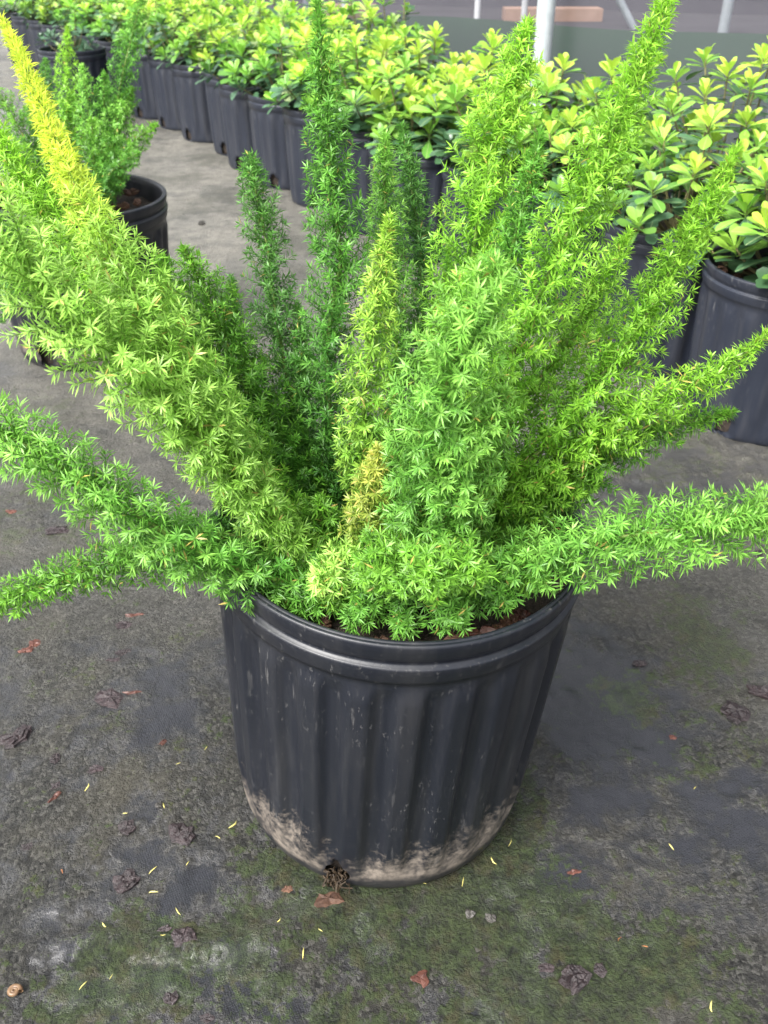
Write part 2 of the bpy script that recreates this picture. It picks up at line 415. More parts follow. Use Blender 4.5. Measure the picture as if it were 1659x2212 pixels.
def chip_mesh(name, seed, L, W, T, mat, flat=False):
    """an angular flake of bark: irregular outline, layered, slightly curved"""
    rng = np.random.default_rng(seed); n = 14
    a = np.linspace(0, 2 * np.pi, n, endpoint=False) + rng.uniform(-.2, .2, n)
    r = rng.uniform(.66, 1.12, n); r = r * (1 / np.maximum(abs(np.cos(a - .3)), abs(np.sin(a - .3)))) ** .5
    x, y = r * np.cos(a) * L / 2, r * np.sin(a) * W / 2
    bend = rng.uniform(-.2, .7); V = []
    lay = rng.uniform(.5, 1.1, n)
    for sc, z in ((.94, -.1), (1.0, .25), (.98, .62), (.72, .70), (.68, 1.0), (.35, 1.05)):
        for i in range(n):
            zz = z * T * (lay[i] if z > .3 else 1) + bend * T * (x[i] / (L / 2)) ** 2 * .8
            V.append((x[i] * sc + rng.normal(0, .025) * L, y[i] * sc + rng.normal(0, .025) * W, zz))
    V.append((0, 0, T * (.85 + rng.uniform(-.2, .2))))
    Fc = []
    for k in range(5):
        for i in range(n):
            p, q = k * n + i, k * n + (i + 1) % n
            Fc += [(p, q, q + n), (p, q + n, p + n)]
    for i in range(n): Fc.append((5 * n + i, 5 * n + (i + 1) % n, 6 * n))
    for i in range(1, n - 1): Fc.append((0, i + 1, i))
    return mesh_np(name, V, Fc, mat, False)

# main pot
H_MAIN = .2876
q = Vector((TX, TY, 1)).normalized()
tilt = Vector((0, 0, 1)).rotation_difference(q).to_euler()
hole_a = math.atan2(at_z(735, 1890)[1] - POT[1], at_z(735, 1890)[0] - POT[0])
pot = link('nursery_pot', pot_mesh('nursery_pot', .1380, .1235, H_MAIN, 336, M['pot'], 24,
      [(hole_a + k * math.pi / 2, .018, .0105) for k in range(4)], 2.2), loc=(POT[0], POT[1], 0.0008), rot=tilt)
tag(pot, 'large black ribbed nursery pot with dried tan silt around its foot', 'pot')
link('potting_soil', soil_mesh('potting_soil', .1295, H_MAIN - .036, .118, 5, M['soil']), pot)
# ------------------------------------------------------------------ ferns
RNG = np.random.default_rng(12)
def needles_geo(P, D, U, L, W, curve):
    """P base, D direction, U approx normal, L length, W width -> 4 verts and 2 tris per needle, folded along the midrib"""
    Sd = norm(np.cross(D, U)); N = np.cross(Sd, D)
    L = L[:, None]; W = W[:, None]; cv = curve[:, None]
    m = P + D * L * .48 + N * (cv * L * .07 - W * .18)
    V = np.stack([P, m + Sd * W * .5, m - Sd * W * .5, P + D * L - N * (cv * L * .04)], 1).reshape(-1, 3)
    b = (np.arange(len(P)) * 4)[:, None, None]
    F = (np.array([(0, 1, 3), (0, 3, 2)])[None] + b).reshape(-1, 3)
    return V, F
def frond(root, pts, hw, c_base, c_tip, step=.00125, nlen=.0078, nwid=.0012, start=.05, node=.0027, seed=0, brown=.012, stem_r=.0025, droop=.18, per=4, bare=0.0, c_end=None):
    """pts: world points, hw: half width in metres at each point"""
    rng = np.random.default_rng(seed)
    base = np.array(root.location)
    Q, Ltot = catmull(np.c_[np.asarray(pts) - base, hw], 160)
    C, HW = Q[:, :3], np.maximum(Q[:, 3], .004)
    T = norm(np.gradient(C, axis=0))
    # stem
    r = np.linspace(stem_r, .0006, 160)
    V, F = tube(C[::3], r[::3], 6)
    st = link('frond', mesh_np('frond', V, F, M['stem']), root)
    n = int(Ltot * (1 - start) / step)
    u = start + (1 - start) * (np.arange(n) + rng.uniform(-.3, .3, n)) / n
    u = np.clip(u, 0, 1); idx = u * 159; i0 = np.minimum(idx.astype(int), 158); fr = (idx - i0)[:, None]
    bp = C[i0] * (1 - fr) + C[i0 + 1] * fr; bt = norm(T[i0] * (1 - fr) + T[i0 + 1] * fr)
    bl = (HW[i0] * (1 - fr[:, 0]) + HW[i0 + 1] * fr[:, 0])
    bl = bl * rng.uniform(.84, 1.08, n) * np.where(rng.random(n) < bare, .3, 1)
    ref = np.array([.31, .55, .77])
    A = norm(np.cross(bt, ref)); B = np.cross(bt, A)
    ph = np.arange(n) * 2.39996 + rng.uniform(-.35, .35, n)
    out = np.cos(ph)[:, None] * A + np.sin(ph)[:, None] * B
    ang = np.radians(np.interp(u, [0, .6, .9, 1], [74, 62, 46, 22]) + rng.normal(0, 6, n))
    bd = norm(out * np.sin(ang)[:, None] + bt * np.cos(ang)[:, None])
    # branchlets: 4-point arcs, bending forward and drooping a little
    tt = np.linspace(0, 1, 4)
    nlen_eff = np.minimum(nlen, bl * .75 + .0035)
    ax_len = np.maximum(bl - nlen_eff * .55, bl * .35)
    bend = bt * .22 + np.array([0, 0, -1.]) * droop * (1 - u[:, None] ** 3)
    arc = bp[:, None] + bd[:, None] * (ax_len[:, None] * tt)[..., None] + bend[:, None] * (ax_len[:, None] * tt ** 2 * .55)[..., None]
    # thin branchlet stalks: 3-sided
    ssd = norm(np.cross(bd, bt)); nn = np.cross(ssd, bd)
    rr = np.array([.00042, .00036, .0003, .0002])
    aa = np.array([0, 2.094, 4.189])
    SV = arc[:, :, None] + rr[None, :, None, None] * (np.cos(aa)[None, None, :, None] * ssd[:, None, None] + np.sin(aa)[None, None, :, None] * nn[:, None, None])
    SV = SV.reshape(-1, 3)
    f = []
    for k in range(3):
        for j in range(3):
            p, q_ = k * 3 + j, k * 3 + (j + 1) % 3
            f += [(p, q_, q_ + 3), (p, q_ + 3, p + 3)]
    SF = (np.array(f)[None] + (np.arange(n) * 12)[:, None, None]).reshape(-1, 3)
    # needles: whorls along the outer part + rosette at the end
    Ps, Ds, Us, Ls, Bi, Tp = [], [], [], [], [], []
    nn_ = np.maximum((ax_len / node).astype(int), 1)
    for k in range(int(nn_.max()) + 1):
        sel = np.where(nn_ >= k)[0]
        if k == 0: s_k = np.ones(len(sel)); cnt = per + 5
        else: s_k = 1 - k / (nn_[sel] + .6); cnt = per
        s_k = np.clip(s_k + rng.normal(0, .02, len(sel)), .12, 1)
        x = s_k * 3; a0 = np.minimum(x.astype(int), 2); ff = (x - a0)[:, None]
        pos = arc[sel, a0] * (1 - ff) + arc[sel, a0 + 1] * ff
        tan = norm(arc[sel, a0 + 1] - arc[sel, a0])
        e1 = norm(np.cross(tan, ref)); e2 = np.cross(tan, e1)
        off = rng.uniform(0, 6.28, len(sel))
        for j in range(cnt):
            th = off + j * 2 * np.pi / cnt + rng.normal(0, .14, len(sel))
            o = np.cos(th)[:, None] * e1 + np.sin(th)[:, None] * e2
            sp = np.radians(((rng.uniform(22, 74, len(sel)) if j % 2 else rng.normal(64, 6, len(sel))) if k == 0 else rng.normal(62, 8, len(sel))))
            d = norm(o * np.sin(sp)[:, None] + tan * np.cos(sp)[:, None] + np.array([0, 0, -.10]))
            Ps.append(pos); Ds.append(d); Us.append(norm(tan * .8 + o * .2 + rng.normal(0, .25, (len(sel), 3)) + np.array([0, 0, .5])))
            Ls.append(nlen_eff[sel] * rng.uniform(.62, 1.18, len(sel)) * (.85 if k == 0 else 1)); Bi.append(sel); Tp.append(s_k)
    Ps, Ds, Us = np.vstack(Ps), np.vstack(Ds), np.vstack(Us)
    Ls, Bi, Tp = np.concatenate(Ls), np.concatenate(Bi), np.concatenate(Tp)
    m = len(Ps)
    V, F = needles_geo(Ps, Ds, Us, Ls, nwid * rng.uniform(.8, 1.2, m), rng.uniform(.2, 1.3, m))
    ub = u[Bi]
    mixf = np.clip(ub ** 1.5 * .75 + .3 * (Tp - .5) + rng.normal(0, .13, m) + rng.normal(0, .13, n)[Bi], 0, 1)[:, None]
    c = np.asarray(c_base) * (1 - mixf) + np.asarray(c_tip) * mixf
    if c_end is not None:
        yf = np.clip((ub - .58) / .16 + rng.normal(0, .12, m), 0, 1)[:, None]; c = c * (1 - yf) + np.asarray(c_end) * yf
    c = c * np.clip(rng.normal(1, .13, m) * rng.normal(1, .09, n)[Bi], .6, 1.5)[:, None]
    bro = rng.random(m) < brown * (.3 + 2.2 * (rng.random(n) < .15)[Bi])
    c[bro] = np.array([.62, .50, .14]) * rng.uniform(.6, 1.1, (bro.sum(), 1))
    c5 = np.repeat(c[:, None], 4, 1); c5[:, 0] *= .9; c5[:, 3] = c5[:, 3] * 1.08 + np.array([.02, .012, 0]); c5 = c5.reshape(-1, 3)
    cs = np.repeat((np.asarray(c_base) * .8 + np.array([.02, .015, 0]))[None], len(SV), 0)
    nd = link('needles', mesh_np('needles', np.vstack([V, SV]), np.vstack([F, SF + len(V)]), M['needle'], True, np.clip(np.vstack([c5, cs]), 0, .9)), st)
    nd['kind'] = 'stuff'
    return st

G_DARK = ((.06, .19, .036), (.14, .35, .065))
G_GREEN = ((.065, .22, .034), (.19, .46, .065))
G_MID = ((.070, .23, .028), (.23, .50, .055))
G_LIGHT = ((.12, .34, .05), (.32, .62, .11))
G_LIME = ((.17, .41, .035), (.38, .68, .075))
G_PALE = ((.25, .49, .065), (.50, .78, .18))
G_YELLOW = ((.26, .38, .02), (.66, .68, .03))
crown = at_depth(850, 1190, .665)
fern = empty('foxtail_fern', tuple(crown))
tag(fern, 'full foxtail fern with bright green bottlebrush fronds spilling over its large pot', 'fern')
def F_(pts, hw, c, **kw):
    P = [at_depth(*p) for p in pts]
    H = [h * 1.12 * p[2] / FP for h, p in zip(hw, pts)]
    kw.setdefault('seed', len(pts) * 7919 + int(pts[-1][0] * 3 + pts[-1][1]))
    return frond(fern, P, H, *c, **kw)
# rear, upright
F_([(812, 1185, .675), (735, 1020, .668), (706, 800, .655), (722, 640, .64), (735, 560, .632), (716, 380, .615), (700, 200, .60), (686, 2, .59)], [40, 66, 76, 80, 80, 70, 52, 12], G_GREEN)
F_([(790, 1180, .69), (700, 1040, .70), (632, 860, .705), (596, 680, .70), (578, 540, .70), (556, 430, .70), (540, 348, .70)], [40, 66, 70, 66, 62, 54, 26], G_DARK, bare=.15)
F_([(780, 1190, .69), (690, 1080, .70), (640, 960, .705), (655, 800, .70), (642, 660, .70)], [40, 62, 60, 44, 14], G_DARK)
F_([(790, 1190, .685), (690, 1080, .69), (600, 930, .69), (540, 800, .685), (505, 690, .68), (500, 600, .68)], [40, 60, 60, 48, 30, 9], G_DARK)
F_([(780, 1200, .68), (660, 1080, .67), (570, 930, .66), (505, 780, .655), (450, 640, .655), (398, 538, .655)], [40, 85, 92, 92, 62, 16], G_MID)
F_([(770, 1200, .68), (640, 1080, .665), (520, 900, .65), (420, 740, .64), (370, 640, .64), (350, 560, .64)], [40, 75, 80, 76, 56, 18], G_MID)
F_([(840, 1170, .685), (850, 980, .69), (858, 780, .69), (842, 560, .685), (830, 400, .68), (832, 292, .68)], [40, 60, 66, 60, 42, 10], G_LIGHT, brown=.02)
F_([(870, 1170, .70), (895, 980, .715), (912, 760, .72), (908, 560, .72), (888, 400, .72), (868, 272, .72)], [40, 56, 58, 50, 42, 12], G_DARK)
F_([(860, 1170, .70), (960, 900, .71), (975, 700, .70), (966, 540, .70)], [40, 56, 50, 12], G_GREEN)
# centre
F_([(830, 1190, .66), (795, 1060, .62), (785, 900, .595), (798, 760, .575), (818, 620, .56), (841, 466, .55)], [40, 62, 68, 64, 44, 11], ((.19, .42, .05), (.46, .68, .11)), brown=.03)
F_([(830, 1205, .645), (796, 1150, .61), (800, 1060, .58), (818, 968, .56)], [46, 60, 48, 12], ((.18, .34, .04), (.60, .62, .14)), brown=.06)
F_([(760, 1215, .66), (706, 1190, .64), (695, 1130, .62), (690, 1085, .61)], [44, 58, 52, 22], G_MID)
# left fronds toward the camera
F_([(770, 1235, .655), (660, 1222, .625), (560, 1090, .575), (470, 960, .535), (385, 800, .505), (300, 640, .49), (215, 500, .50), (130, 330, .53), (60, 160, .555), (4, 42, .565)], [30, 42, 74, 100, 112, 100, 62, 40, 30, 8], G_PALE, c_end=(.64, .78, .10), brown=.03, nlen=.0086, seed=21)
F_([(760, 1230, .65), (640, 1170, .60), (520, 1030, .545), (420, 930, .515), (330, 835, .49), (165, 690, .455), (0, 520, .43), (-90, 430, .42)], [30, 46, 72, 100, 118, 138, 150, 120], G_PALE, nlen=.0086, seed=22, brown=.015)
F_([(760, 1225, .66), (600, 1090, .62), (440, 880, .585), (300, 690, .565), (170, 560, .56), (60, 400, .56), (-10, 290, .56)], [36, 70, 92, 98, 90, 70, 40], G_LIME, seed=23)
F_([(770, 1270, .635), (640, 1260, .60), (480, 1215, .565), (340, 1140, .54), (200, 1050, .525), (60, 965, .515), (-80, 890, .51)], [44, 66, 86, 96, 102, 98, 82], G_LIGHT, nlen=.0086, seed=24)
F_([(770, 1250, .66), (620, 1220, .65), (450, 1195, .64), (290, 1205, .63), (140, 1245, .625), (0, 1300, .62), (-70, 1330, .62)], [40, 62, 68, 66, 60, 54, 44], G_MID, seed=25)
F_([(760, 1250, .64), (600, 1180, .62), (450, 1150, .61), (330, 1170, .605), (250, 1200, .60)], [40, 60, 64, 50, 20], G_GREEN, seed=26)
# right side
F_([(880, 1180, .67), (940, 980, .645), (985, 800, .62), (1010, 620, .595), (1040, 440, .575), (1082, 260, .56), (1118, 130, .55), (1141, 46, .548)], [40, 78, 94, 104, 102, 84, 52, 10], G_LIME, seed=31)
F_([(890, 1185, .66), (960, 1000, .62), (1030, 800, .585), (1090, 590, .555), (1135, 430, .54), (1168, 285, .535)], [40, 64, 72, 68, 48, 12], G_GREEN, seed=32)
F_([(900, 1190, .655), (985, 1060, .61), (1055, 880, .57), (1120, 735, .54), (1200, 560, .52), (1275, 400, .505), (1345, 235, .50), (1400, 100, .50), (1450, -30, .50)], [40, 66, 80, 90, 94, 86, 68, 50, 26], G_LIME, seed=33)
F_([(890, 1230, .63), (905, 1110, .575), (932, 960, .525), (968, 820, .49), (1015, 690, .465), (1065, 590, .455)], [50, 96, 116, 122, 108, 40], G_LIGHT, seed=34, nlen=.0086)
F_([(890, 1240, .63), (940, 1170, .58), (990, 1050, .54), (1040, 930, .515), (1085, 850, .505)], [50, 84, 96, 76, 24], G_LIGHT, seed=35, brown=.03)
F_([(915, 1190, .66), (1040, 1080, .62), (1180, 960, .595), (1300, 810, .58), (1390, 690, .575), (1455, 570, .575), (1530, 440, .58), (1594, 316, .585)], [40, 78, 96, 96, 80, 62, 44, 10], G_LIME, seed=36)
F_([(900, 1180, .675), (1010, 1010, .65), (1130, 860, .635), (1225, 740, .625), (1300, 610, .62), (1358, 503, .62)], [40, 80, 92, 80, 54, 12], G_LIME, seed=37, brown=.03)
F_([(920, 1200, .66), (1060, 1130, .63), (1200, 1020, .605), (1330, 915, .585), (1450, 850, .57), (1560, 800, .56), (1665, 715, .55)], [40, 76, 88, 78, 58, 44, 12], G_LIME, seed=38, brown=.04)
F_([(930, 1205, .665), (1080, 1140, .645), (1230, 1030, .625), (1350, 955, .61), (1470, 915, .60), (1584, 890, .60)], [40, 70, 78, 64, 42, 10], G_MID, seed=39)
F_([(910, 1250, .64), (1040, 1245, .595), (1180, 1205, .56), (1320, 1165, .535), (1480, 1140, .52), (1620, 1125, .51), (1740, 1120, .505)], [46, 70, 88, 100, 106, 102, 84], G_LIGHT, seed=40, nlen=.0086)
F_([(900, 1230, .655), (1010, 1180, .63), (1120, 1110, .62), (1210, 1060, .615), (1290, 1040, .61)], [44, 72, 72, 56, 16], G_MID, seed=41)
# short front fronds over the rim
for k, (tx_, ty_, d_, hw_, cc) in enumerate([(874, 1350, .572, 48, G_GREEN), (985, 1330, .555, 62, G_GREEN), (1085, 1290, .57, 62, G_GREEN), (770, 1330, .572, 54, G_GREEN), (655, 1300, .585, 62, G_GREEN),
                                             (560, 1290, .60, 58, G_MID), (690, 1262, .57, 54, G_PALE), (930, 1250, .52, 80, G_MID), (1020, 1230, .53, 80, G_MID), (1160, 1240, .57, 66, G_MID), (820, 1240, .54, 76, G_MID), (720, 1285, .58, 62, G_MID)]):
    bx, by = 850 + (tx_ - 850) * .35, 1215 + k % 3 * 12
    F_([(bx, by, .648), ((bx + tx_) / 2, (by + ty_) / 2 - 34, (.648 + d_) / 2 - .012), (tx_ * .75 + bx * .25, ty_ - 22, d_ * .8 + .648 * .2 - .008), (tx_, ty_, d_)],
       [40, hw_, hw_, hw_ * .5], cc, seed=60 + k, start=.1, nlen=.0086, brown=.02)

# second fern, standing behind on the left
P2 = np.array([-.53, 1.53])
pot2 = link('nursery_pot', pot_mesh('nursery_pot', .15, .132, .270, 144, M['pot'], 24, [(rad(-112 + 90 * k), .02, .011) for k in range(4)], 1.2), loc=(P2[0], P2[1], -.001), rot=(0, rad(2.5), 0))
tag(pot2, 'black nursery pot with loose brown bark inside its rim, holding the smaller fern', 'pot')
link('potting_soil', soil_mesh('potting_soil', .139, .236, .125, 9, M['soil']), pot2)
crown2 = np.array([P2[0] + .005, P2[1], .238])
fern2 = empty('foxtail_fern', tuple(crown2))
tag(fern2, 'smaller foxtail fern with slim upright green plumes, in the pot with loose brown bark', 'fern')
def F2(tip, d, hw, c, mid=None, seed=0, **kw):
    t = at_depth(*tip, d); b = crown2 + np.array([np.clip(t[0] - crown2[0], -.05, .05), np.clip(t[1] - crown2[1], -.05, .05), 0])
    v = t - b
    m1 = b + v * .35 + np.array([-v[0] * .10, -v[1] * .1, .02]); m2 = b + v * .7 + np.array([-v[0] * .06, -v[1] * .06, .015])
    frond(fern2, [b, m1, m2, t], np.array([.6, 1, .85, .15]) * hw * 1.12 * 1.52 / FP, *c, step=.0018, nwid=.0022, nlen=.0086, node=.0048, seed=seed, per=3, **kw)
for k, (tip, d, hw, c) in enumerate([((145, 62), 1.50, 34, G_LIME), ((178, 142), 1.44, 36, G_LIGHT), ((225, 156), 1.45, 34, G_GREEN), ((312, -20), 1.52, 40, G_GREEN), ((338, 268), 1.42, 34, G_MID),
        ((98, 128), 1.56, 34, G_DARK), ((-10, 190), 1.42, 42, G_MID), ((60, 230), 1.50, 40, G_GREEN), ((265, 220), 1.45, 40, G_LIGHT), ((200, 260), 1.40, 40, G_MID), ((110, 290), 1.38, 42, G_MID), ((300, 330), 1.40, 36, G_GREEN), ((30, 320), 1.36, 42, G_MID), ((160, 210), 1.50, 40, G_MID), ((245, 300), 1.47, 40, G_GREEN), ((285, 190), 1.52, 36, G_MID)]):
    F2(tip, d, hw, c, seed=100 + k)
frond(fern2, [crown2 + np.array([-.03, -.03, 0]), at_depth(60, 470, 1.40), at_depth(0, 560, 1.38), at_depth(-40, 660, 1.40), at_depth(-30, 720, 1.42)], np.array([20, 36, 40, 40, 20]) * 1.4 / FP, *G_DARK, step=.0026, nwid=.0024, nlen=.0086, node=.0048, seed=140)
frond(fern2, [crown2 + np.array([-.03, -.05, 0]), at_depth(80, 520, 1.37), at_depth(20, 620, 1.36), at_depth(5, 690, 1.38)], np.array([20, 36, 36, 14]) * 1.4 / FP, *G_DARK, step=.0026, nwid=.0024, nlen=.0086, node=.0048, seed=141)

# ------------------------------------------------------------------ the row of potted shrubs
POTROW = pot_mesh('row_pot', .123, .109, .242, 112, M['pot_row'], 20, [(rad(-125 + 90 * k), .018, .011) for k in range(4)], 1)
SOILROW = soil_mesh('row_soil', .113, .213, .103, 31, M['soil'])
def leaf_mesh(name, mat, Wd, curl):
    t = np.array([0, .18, .42, .68, .88, 1.0]); wv = np.array([.022, .055, .135, .215, .185, .05]) * Wd
    V = []
    for a_, ww in zip(t, wv):
        z = -curl * a_ ** 2
        for s in (-1, 0, 1): V.append((s * ww, a_, z + abs(s) * ww * .28))
    Fq = [(i * 3 + j, i * 3 + j + 1, i * 3 + j + 4, i * 3 + j + 3) for i in range(5) for j in range(2)]
    return mesh_np(name, V, Fq, mat, True)
LEAF = {k: [leaf_mesh('leaf_' + k, M['leaf_' + k], wd, cu) for wd, cu in ((1.0, .10), (.86, .26), (1.1, .0))] for k in ('yellow', 'lime', 'mid', 'dark')}
def merged_leaves(items):
    Vs, Fs, mi, o = [], [], [], 0
    keys = ['yellow', 'lime', 'mid', 'dark']
    for me, mat4, key in items:
        v = np.empty(len(me.vertices) * 3, np.float32); me.vertices.foreach_get('co', v); v = v.reshape(-1, 3)
        R = np.array(mat4); v = v @ R[:3, :3].T + R[:3, 3]
        f = np.empty(len(me.loops), np.int32); me.loops.foreach_get('vertex_index', f); f = f.reshape(-1, 4)
        Vs.append(v); Fs.append(f + o); mi += [keys.index(key)] * len(f); o += len(v)
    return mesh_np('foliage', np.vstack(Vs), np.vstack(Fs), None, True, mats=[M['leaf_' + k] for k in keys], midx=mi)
def shrub(x, y, hgt, spread, seed, label, single, dark=0.0, nshoot=18, size=.044, group='shrubs in the long row of black pots', tall=1.0):
    rng = np.random.default_rng(seed)
    z0 = .215
    root = empty('potted_shrub', (x, y, z0)); tag(root, label, 'shrub', group)
    heavy = []; nleaf = 0
    for s in range(nshoot):
        f = (s + .5) / nshoot
        pol = math.acos(1 - f * 1.02) if f < .98 else rad(88)      # polar angle from up
        az_ = s * 2.39996 + rng.uniform(-.4, .4)
        rr = rng.uniform(.66, 1.08)
        e = np.array([math.sin(pol) * math.cos(az_) * spread, math.sin(pol) * math.sin(az_) * spread, .030 + math.cos(pol) * hgt]) * rr
        b = np.array([rng.uniform(-.015, .015), rng.uniform(-.015, .015), -.004])
        m = (b + e) / 2 + np.array([e[0] * .10, e[1] * .10, -.01])
        C, _ = catmull([b, m, e], 7)
        V, Fq = tube(C, np.linspace(.0028, .0016, 7), 5)
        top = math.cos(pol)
        sh = None
        if single: sh = link('shoot', mesh_np('shoot', V, Fq, M['twig']), root)
        else: heavy.append((V, Fq))
        axis = norm(norm(C[-1] - C[-2]) * .7 + np.array([0, 0, .75]))
        e1 = norm(np.cross(axis, [.3, .8, .2])); e2 = np.cross(axis, e1)
        n = int(rng.integers(11, 15)); off = rng.uniform(0, 6.28)
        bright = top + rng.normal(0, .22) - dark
        nlow = int(rng.integers(5, 8))
        for k in range(n + nlow):
            low = k >= n
            q_ = 1.0 if low else k / (n - 1)                                        # 0 inner/top .. 1 outer/low
            th = off + k * 2.39996
            tiltl = rad((82 if low else 22 + 62 * q_) + rng.normal(0, 8))
            o = math.cos(th) * e1 + math.sin(th) * e2
            d = norm(o * math.sin(tiltl) + axis * math.cos(tiltl))
            Lf = size * (.62 + .46 * q_) * rng.uniform(.85, 1.15)
            up = norm(axis * math.sin(tiltl) - o * math.cos(tiltl) + rng.normal(0, .15, 3))
            xx = norm(np.cross(d, up)); zz = np.cross(xx, d)
            pos = C[-1] - axis * (.016 * q_) if not low else C[-1] * (1 - .11 * (k - n) - .12) + C[2] * (.11 * (k - n) + .12)
            mt = Matrix(((xx[0] * Lf, d[0] * Lf, zz[0] * Lf, pos[0]), (xx[1] * Lf, d[1] * Lf, zz[1] * Lf, pos[1]), (xx[2] * Lf, d[2] * Lf, zz[2] * Lf, pos[2]), (0, 0, 0, 1)))
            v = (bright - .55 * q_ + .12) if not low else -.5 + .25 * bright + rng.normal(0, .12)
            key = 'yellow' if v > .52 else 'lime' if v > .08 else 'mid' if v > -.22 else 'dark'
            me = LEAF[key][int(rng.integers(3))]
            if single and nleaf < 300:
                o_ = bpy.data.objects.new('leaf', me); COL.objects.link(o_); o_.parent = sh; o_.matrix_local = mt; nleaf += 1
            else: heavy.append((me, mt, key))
    rest = [h for h in heavy if len(h) == 3]
    if single and rest:
        lf = link('foliage', merged_leaves(rest), root); lf['kind'] = 'stuff'
    if not single:
        st = [h for h in heavy if len(h) == 2]; V, Fq = cat(st)
        link('branches', mesh_np('branches', V, Fq, M['twig']), root)
        lf = link('foliage', merged_leaves([h for h in heavy if len(h) == 3]), root); lf['kind'] = 'stuff'
    return root

A0 = np.array([.585, 1.24]); dirv = np.array([-.50, .866]); nrm = np.array([.866, .50])
ROW = np.array([(.70, 1.02), (.585, 1.24), (.485, 1.47), (.365, 1.69), (.235, 1.89), (.09, 2.08), (-.03, 2.29), (-.14, 2.51), (-.255, 2.72), (-.36, 2.93), (-.47, 3.14), (-.60, 3.36), (-.74, 3.57), (-.88, 3.78), (-1.02, 4.0), (-1.16, 4.22), (-1.30, 4.44), (-1.45, 4.65), (-1.60, 4.86), (-1.75, 5.07), (-1.9, 5.28), (-2.05, 5.5), (-2.2, 5.72)])
def row_at(u):
    return np.array([np.interp(u, np.arange(-1, len(ROW) - 1), ROW[:, c]) for c in (0, 1)])
ORD = 'first second third fourth fifth sixth seventh eighth ninth tenth eleventh twelfth thirteenth fourteenth fifteenth sixteenth seventeenth eighteenth nineteenth twentieth twenty-first'.split()
LINE = ('front', 'second', 'back')
L_POT = 'black ribbed nursery pot standing in the long row of shrubs'
L_SHR = 'mounded shrub with lime new leaves over dark ones, in the long row of pots'
rr = np.random.default_rng(44)
jit = {1: (-.01, .01), 2: (.0, -.01), 3: (-.01, 0)}
for row in range(3):
    for k in range(-1, 20):
        p = row_at(k + .5 * (row % 2)) + nrm * .225 * row + rr.normal(0, .008, 2)
        if row == 0 and k == -1: continue
        d = np.hypot(*p)
        if row == 2 and p[0] > .05 and k != 8: continue
        # in view?
        dp = p[1] * c_ + (CAMH - .35) * s_; px = 829.5 + p[0] / dp * FP
        if px < -150 or px > 1850: continue
        first = row == 0 and k == 0
        lab = 'black nursery pot with orange-brown bark under its shrub, at the open end of the row' if first else 'black ribbed nursery pot, %s from the open end in the %s line of shrubs' % (ORD[k + (row > 0)], LINE[row])
        o = link('nursery_pot', POTROW, loc=(p[0], p[1], -.001), rot=(0, 0, rr.uniform(-.3, .3)))
        tag(o, lab, 'pot', 'black pots in the long shrub row'); link('potting_soil', SOILROW, o)
        hgt = (.15, .155, .17)[row] * rr.uniform(.9, 1.12)
        if (row, k) == (2, 8): hgt = .225
        if (row, k) == (1, 1): hgt = .26
        shrub(p[0], p[1], hgt, .142 * rr.uniform(.92, 1.08), 500 + row * 40 + k, 'mounded lime-tipped shrub, %s from the open end in the %s line of pots' % (ORD[k + (row > 0)], LINE[row]) if not first else 'mounded shrub with pale lime leaves at the open end of the row of pots', d < 2.35,
              dark=rr.uniform(-.08, .2), nshoot=24 if d < 2.4 else 20, size=.045 * rr.uniform(.88, 1.1), tall=1.0)
ps = np.array([-1.17, 3.72])
o = link('nursery_pot', POTROW, loc=(ps[0], ps[1], -.001), rot=(0, 0, .4)); tag(o, 'black pot set out in front of the row, holding a small dark shrub', 'pot'); link('potting_soil', SOILROW, o)
shrub(ps[0], ps[1], .12, .12, 901, 'small dark-leaved shrub in the pot set out in front of the row', False, dark=.9, nshoot=12, size=.035, group=None)

# ------------------------------------------------------------------ screen fence and what lies beyond
def screen_mat():
    g = NT('shade_cloth'); co = g.coord('Object')
    d = g.n('BsdfDiffuse', Color=(.10, .10, .115, 1)); t = g.n('BsdfTransparent', Color=(.86, .86, .9, 1))
    n = g.noise(co, 3, 3)
    ms = g.n('MixShader'); g.set(ms, 'i0', g.math('ADD', .52, g.math('MULTIPLY', n, .12))); g.set(ms, 'i1', d.outputs[0]); g.set(ms, 'i2', t.outputs[0])
    return g.done(ms.outputs[0])
M['screen'] = screen_mat()
def grass_mat():
    g = NT('mown_grass'); co = g.coord('Object')
    n = g.noise(co, 26, 6, .8); col = g.mix(n, (.012, .055, .026), (.05, .13, .06))
    p = g.pbsdf(Base__Color=col, Roughness=.8, Normal=g.bump(n, 1., .06)); return g.done(p.outputs[0])
M['grass'] = grass_mat()
def row_pt(a, b, z=0): p = A0 + dirv * a + nrm * b; return np.array([p[0], p[1], z])
fence = empty('screen_fence', tuple(row_pt(2, 1.12)))
tag(fence, 'dark see-through shade cloth fence on steel posts behind the row of shrubs', 'fence')
fb = np.array(fence.location)
na = 60; aa = np.linspace(-3, 14, na); V = []
for z in (0.02, .5, 1.0, 1.5, 2.0):
    for a in aa:
        p = row_pt(a, 1.12 + .010 * math.sin(a * 5 + z * 2), z) - fb; V.append(p)
Fq = [(k * na + i, k * na + i + 1, (k + 1) * na + i + 1, (k + 1) * na + i) for k in range(4) for i in range(na - 1)]
link('shade_cloth', mesh_np('shade_cloth', V, Fq, M['screen']), fence)
for a in (-2, 1.0, 4.0, 7.0, 10.0, 13.0):
    V, Fq = tube([row_pt(a, 1.17, 0) - fb, row_pt(a, 1.17, 1.0) - fb, row_pt(a, 1.17, 2.1) - fb], .02, 10)
    link('post', mesh_np('post', V, Fq, M['galv']), fence)
V, Fq = tube([row_pt(-3, 1.17, 2.05) - fb, row_pt(5, 1.17, 2.05) - fb, row_pt(14, 1.17, 2.05) - fb], .018, 10)
